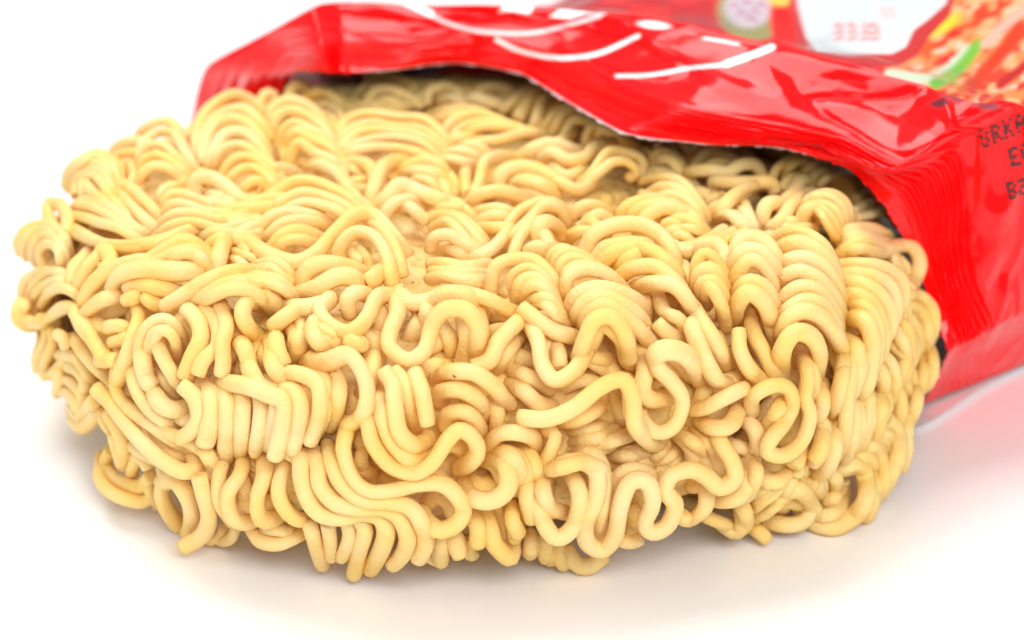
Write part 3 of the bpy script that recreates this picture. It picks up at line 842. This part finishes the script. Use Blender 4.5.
# ---- print on the film (colours of the ink only), laid out where it sits on the sheet
pp = project(G.reshape(-1, 3)); X = pp[:, 0]; Y = pp[:, 1]; vf = Vv.ravel(); uf = U.ravel()
front = vf <= 2.0; back = (vf > 2.0) & (vf < 4.6)
RED = np.array([.93, .002, .004]); WHITE = np.array([.92, .90, .90])
colr = np.tile(RED, (len(X), 1))
def paint(mask, c):
    m = np.clip(mask, 0, 1)[:, None]; colr[:] = colr * (1 - m) + np.asarray(c) * m
def seg_dist(poly):
    P = catmull(np.array(poly, float), 60); d = np.full(len(X), 1e9)
    for a, b in zip(P[:-1], P[1:]):
        ab = b - a; t = np.clip(((X - a[0]) * ab[0] + (Y - a[1]) * ab[1]) / (ab @ ab + 1e-9), 0, 1)
        d = np.minimum(d, np.hypot(X - a[0] - t * ab[0], Y - a[1] - t * ab[1]))
    return d
def stroke(poly, w, c, where, soft=1.2): paint((1 - sm(w / 2 - soft / 2, w / 2 + soft / 2, seg_dist(poly))) * where, c)
def poly(pts, c, where, soft=1.0):
    pts = np.array(pts, float); ins = np.zeros(len(X), bool); d = np.full(len(X), 1e9)
    for a, b in zip(pts, np.roll(pts, -1, 0)):
        cnd = (a[1] > Y) != (b[1] > Y)
        xi = a[0] + (Y - a[1]) * (b[0] - a[0]) / (b[1] - a[1] + 1e-12)
        ins ^= cnd & (X < xi)
        ab = b - a; t = np.clip(((X - a[0]) * ab[0] + (Y - a[1]) * ab[1]) / (ab @ ab + 1e-9), 0, 1)
        d = np.minimum(d, np.hypot(X - a[0] - t * ab[0], Y - a[1] - t * ab[1]))
    paint(sm(-soft, soft, np.where(ins, d, -d)) * where, c)
def ell(cx, cy, rx, ry, rot, c, where, soft=.12):
    a = math.radians(rot); x = (X - cx) * math.cos(a) + (Y - cy) * math.sin(a); y = -(X - cx) * math.sin(a) + (Y - cy) * math.cos(a)
    paint((1 - sm(1 - soft, 1 + soft, np.hypot(x / rx, y / ry))) * where, c)
# white ribbons of the logo
stroke([(385,-4),(408,5),(430,15),(455,26),(485,32),(530,33),(568,25),(600,16)], 4, (.90,.62,.62), front)
stroke([(380,-6),(405,2),(430,13)], 7, WHITE, front)
stroke([(497,40),(517,50),(542,56),(567,58),(600,53),(638,36)], 4.5, WHITE, front)
stroke([(617,76),(650,75),(690,68),(726,64),(752,55),(772,47)], 4, (.92,.75,.75), front)
stroke([(726,64),(752,55),(772,47)], 7, WHITE, front)
poly([(498,13),(508,-2),(545,-4),(534,7),(529,14),(514,11)], WHITE, front)
poly([(549,17),(560,9),(562,-4),(640,-4),(622,8),(603,15),(585,14),(570,19)], WHITE, front)
ell(654, 25, 16, 3.6, 6, WHITE, front, .35)
stroke([(704,38),(722,41),(738,44)], 3, (.92,.70,.70), front, 2)
# date smudges near the crest
poly([(926,104),(944,96),(950,104),(938,109)], (.16,.02,.03), front, 2.5)
poly([(944,96),(962,91),(978,99),(956,103)], (.30,.06,.08), front, 3)
poly([(972,103),(996,103),(1000,110),(982,110)], (.30,.06,.08), front, 3)
# rear face: maroon ground, seal, label, picture of the dish
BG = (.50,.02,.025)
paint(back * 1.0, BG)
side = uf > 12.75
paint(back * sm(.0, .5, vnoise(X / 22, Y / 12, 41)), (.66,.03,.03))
ell(753, 10, 36, 31, 0, (.30,.27,.11), back)
ell(748, 8, 24, 20, 0, (.52,.44,.48), back, .2)
for k, (ax, ay) in enumerate([(734,6),(742,14),(748,4),(755,12),(762,6),(752,20),(740,-4),(758,-6)]):
    stroke([(ax-4,ay),(ax,ay-3),(ax+4,ay+2)], 2.2, (.45,.15,.25), back)
ell(784, 28, 13, 30, -12, (.72,.01,.01), back, .3)
ell(782, 0, 14, 6, 0, (.85,.50,.08), back, .3)
# food photograph
F_ = back * (X > 885 - (Y - 70) * -.2) * (X + (70 - Y) * -.75 > 882)
n1 = vnoise(X / 15 + Y / 22, Y / 9 - X / 40, 42); n2 = vnoise(X / 8, Y / 6 + X / 25, 43)
paint(F_, (.80,.22,.07)); paint(F_ * sm(.0, .5, n1), (.68,.38,.18)); paint(F_ * sm(.1, .6, n2), (.66,.05,.02)); paint(F_ * sm(.45, .8, -n1), (.62,.02,.02)); paint(F_ * sm(.5, .8, -n2), (.66,.48,.36))
ell(936, 26, 26, 9, -22, (.90,.55,.04), back, .35)
ell(918, 46, 16, 7, -15, (.80,.10,.02), back, .4)
stroke([(890,74),(925,78),(950,68),(968,50)], 11, (.55,.62,.46), back, 6)
stroke([(935,84),(950,76),(965,62),(978,44)], 12, (.17,.42,.05), back, 7)
stroke([(970,90),(990,66),(1024,28)], 15, (.62,.04,.01), back, 8)
stroke([(985,44),(1005,25),(1030,5)], 9, (.72,.38,.30), back, 6)
stroke([(1000,85),(1030,62)], 10, (.45,.02,.02), back, 6)
# white label with red print
Lb = [(792,-30),(798,8),(806,38),(816,51),(850,54),(892,54),(906,47),(914,30),(928,20),(946,4),(955,-30)]
poly([(785,-30),(790,10),(797,42),(806,60),(850,64),(898,66),(918,55),(930,36),(950,16),(962,-30)], (.50,.035,.035), back)
poly(Lb, (.58,.61,.62), back)
for bx in (838, 851, 864, 874):
    for dx, dy, ex, ey in ((-4,25,4,25),(0,22,0,40),(-5,33,4,31),(-4,40,3,38),(4,26,5,39)):
        stroke([(bx+dx,dy),((2*bx+dx+ex)/2,(dy+ey)/2+.5),(bx+ex,ey)], 1.8, (.80,.22,.22), back, 1.6)
for bx in (884, 892): stroke([(bx-3,8),(bx,12),(bx+3,18)], 2.0, (.80,.32,.32), back, 1.6)
# bare film edge along the torn lip
paint((1 - sm(.03, .05, vf)) * (uf < 11.5) * (uf > 4.5), (.62,.50,.50))
paint(side * (vf > 1.0) * 1.0, RED)
colr = np.clip(colr, 0, 1)

def film_material():
    m, nt, b = new_mat("red_printed_film")
    at_ = nd(nt, 'ShaderNodeAttribute', attribute_name="print_ink")
    nt.links.new(at_.outputs['Color'], b.inputs['Base Color'])
    b.inputs['Roughness'].default_value = .13; b.inputs['IOR'].default_value = 1.5
    b.inputs['Specular IOR Level'].default_value = .27
    b.inputs['Coat Weight'].default_value = .05; b.inputs['Coat Roughness'].default_value = .05
    tc = nd(nt, 'ShaderNodeTexCoord')
    n = nd(nt, 'ShaderNodeTexNoise'); n.inputs['Scale'].default_value = 160; n.inputs['Detail'].default_value = 3
    nt.links.new(tc.outputs['Object'], n.inputs['Vector'])
    bp = nd(nt, 'ShaderNodeBump'); bp.inputs['Strength'].default_value = .12; bp.inputs['Distance'].default_value = 0.0004
    nt.links.new(n.outputs['Fac'], bp.inputs['Height']); nt.links.new(bp.outputs[0], b.inputs['Normal'])
    return m
def lining_material():
    m, nt, b = new_mat("shaded_film_lining")
    b.inputs['Base Color'].default_value = (.16, .05, .06, 1); b.inputs['Roughness'].default_value = .35  # silver-grey lining, with the shade inside the packet put into its colour
    b.inputs['Metallic'].default_value = .2
    return m
FILM = film_material(); LINING = lining_material()

packet = thing("noodle_packet", "torn open glossy red plastic packet with crimped mouth pulled over the noodles", "food packet")
def sheet(name, u0, u1, v0, v1, parent):
    g = G[u0:u1, v0:v1]; a, b = g.shape[:2]
    i = np.arange(a - 1)[:, None] * b; j = np.arange(b - 1)[None]
    F = np.stack([i + j, i + b + j, i + b + j + 1, i + j + 1], -1).reshape(-1, 4)
    # make normals point outward
    n = np.cross(g[a // 2 + 1, b // 2] - g[a // 2, b // 2], g[a // 2, b // 2 + 1] - g[a // 2, b // 2])
    if n @ Nn[(u0 + u1) // 2, (v0 + v1) // 2] < 0: F = F[:, ::-1]
    o = make_mesh(name, g.reshape(-1, 3), F, FILM, parent)
    o.data.materials.append(LINING)
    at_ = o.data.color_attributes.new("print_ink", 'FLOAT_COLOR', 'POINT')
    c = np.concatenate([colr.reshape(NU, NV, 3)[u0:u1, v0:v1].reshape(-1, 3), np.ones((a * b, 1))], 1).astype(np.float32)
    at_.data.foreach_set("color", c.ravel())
    md = o.modifiers.new("film_thickness", 'SOLIDIFY'); md.thickness = .006 * S; md.offset = -1
    md.material_offset = 1; md.material_offset_rim = 0; md.use_even_offset = False
    return o
kv = int(np.searchsorted(vv_, 1.0)); kc = int(np.searchsorted(vv_, 2.0))
sheet("crimped_seal", 0, NU, 0, kv + 1, packet)
sheet("mouth_panel", 0, NU, kv, kc + 1, packet)
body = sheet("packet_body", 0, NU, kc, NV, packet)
# bottom film on the table, running under the cake and back along the packet
Lp, Rp = ctl[0, :, :].copy(), ctl[-1, :, :].copy()
na, nb = 60, 60
rowsL = catmull(Lp, nb); rowsR = catmull(Rp, nb)
bt = []
for i in range(na):
    f = i / (na - 1)
    r_ = rowsR * (1 - f) + rowsL * f
    r_[:, 2] = np.maximum(.02 + (np.clip(f - .85, 0, 1) / .15)**2 * rowsL[:, 2] + (np.clip(.04 - f, 0, 1) / .04) * .06, .02)
    bt.append(r_)
bt = np.array(bt)
# the lip of the bottom film shows on the right
for i in range(na):
    f = i / (na - 1); bt[i] += np.array([-.12, -.55, 0]) * math.exp(-(f / .03)**2) * np.exp(-(np.arange(nb) / 3.5)**2)[:, None]
i = np.arange(na - 1)[:, None] * nb; j = np.arange(nb - 1)[None]
F = np.stack([i + j, i + j + 1, i + nb + j + 1, i + nb + j], -1).reshape(-1, 4)
def silver():
    m, nt, b = new_mat("silvery_film"); b.inputs['Base Color'].default_value = (.85, .84, .84, 1); b.inputs['Roughness'].default_value = .25; b.inputs['Metallic'].default_value = .0
    return m
bf = make_mesh("bottom_film", bt.reshape(-1, 3), F, silver(), packet)
PLAIN, _n, _b = new_mat("plain_red_film"); _b.inputs['Base Color'].default_value = (.93, .002, .004, 1); _b.inputs['Roughness'].default_value = .2
bf.data.materials.append(PLAIN)
bf.data.polygons.foreach_set("material_index", (np.repeat(np.arange(na - 1), nb - 1) > .84 * na).astype(np.int32))

# ---- dot-matrix date code on the near side panel
def surf(u, v):
    i = np.interp(u, uu, np.arange(NU)); j = np.interp(v, vv_, np.arange(NV)); i, j = int(round(i)), int(round(j))
    return G[i, j], Nn[i, j]
FONT = {'B':"1110 1001 1110 1001 1110",'E':"1111 1000 1110 1000 1111",'R':"1110 1001 1110 1010 1001",'K':"1001 1010 1100 1010 1001",'O':"0110 1001 1001 1001 0110",'A':"0110 1001 1111 1001 1001",'D':"1110 1001 1001 1001 1110",'0':"0110 1001 1001 1001 0110",'2':"1110 0001 0110 1000 1111",'1':"0100 1100 0100 0100 1110",'8':"0110 1001 0110 1001 0110",'3':"1110 0001 0110 0001 1110"}
# nearest sheet point for a place on the panel
P2 = project(G[:, :].reshape(-1, 3)); zdepth = (G.reshape(-1, 3) - CAM) @ FW
def on_sheet(x, y):
    d = np.hypot(P2[:, 0] - x, P2[:, 1] - y); c = np.nonzero(d < 2.5)[0]
    if len(c) == 0: return None
    c = c[np.argmin(zdepth[c] + d[c] * .02)]
    return G.reshape(-1, 3)[c], Nn.reshape(-1, 3)[c], c
def text_line(word, ox, oy, dx, dy, name):
    """dots in a 4 x 5 matrix per character; dx / dy are the steps along and across the line"""
    Vs, Fs = [], []
    dx = np.array(dx, float); dy = np.array(dy, float)
    for k, ch in enumerate(word):
        for r, bits in enumerate(FONT[ch].split()):
            for q, bit in enumerate(bits):
                if bit != '1': continue
                p = np.array([ox, oy]) + dx * (k * 5.2 + q) + dy * r
                h = on_sheet(*p)
                if h is None: continue
                c, n, _ = h; n = n if n @ FW < 0 else -n
                a = np.cross(n, [0, 0, 1.0]); a /= np.linalg.norm(a) + 1e-9; b = np.cross(n, a)
                c = c + n * .012; o = len(Vs)
                for w in np.linspace(0, 2 * np.pi, 8, endpoint=False): Vs.append(c + (a * math.cos(w) + b * math.sin(w)) * .0215)
                Fs += [(o, o + 1, o + 2, o + 3), (o, o + 3, o + 4, o + 7), (o + 4, o + 5, o + 6, o + 7)]
    if Vs: make_mesh(name, Vs, Fs, INK, packet, smooth=False)
INK, _nt, _b = new_mat("black_ink"); _b.inputs['Base Color'].default_value = (.008, .003, .004, 1); _b.inputs['Roughness'].default_value = .4
text_line("8RKA", 979, 132, (2.3, -.95), (.9, 3.7), "date_code")
text_line("E0", 1009, 150, (2.3, -.8), (.9, 3.9), "date_code")
text_line("B2", 1007, 184, (2.3, -.6), (.8, 3.5), "date_code")
print("packet built", round(time.time() - T0, 1))
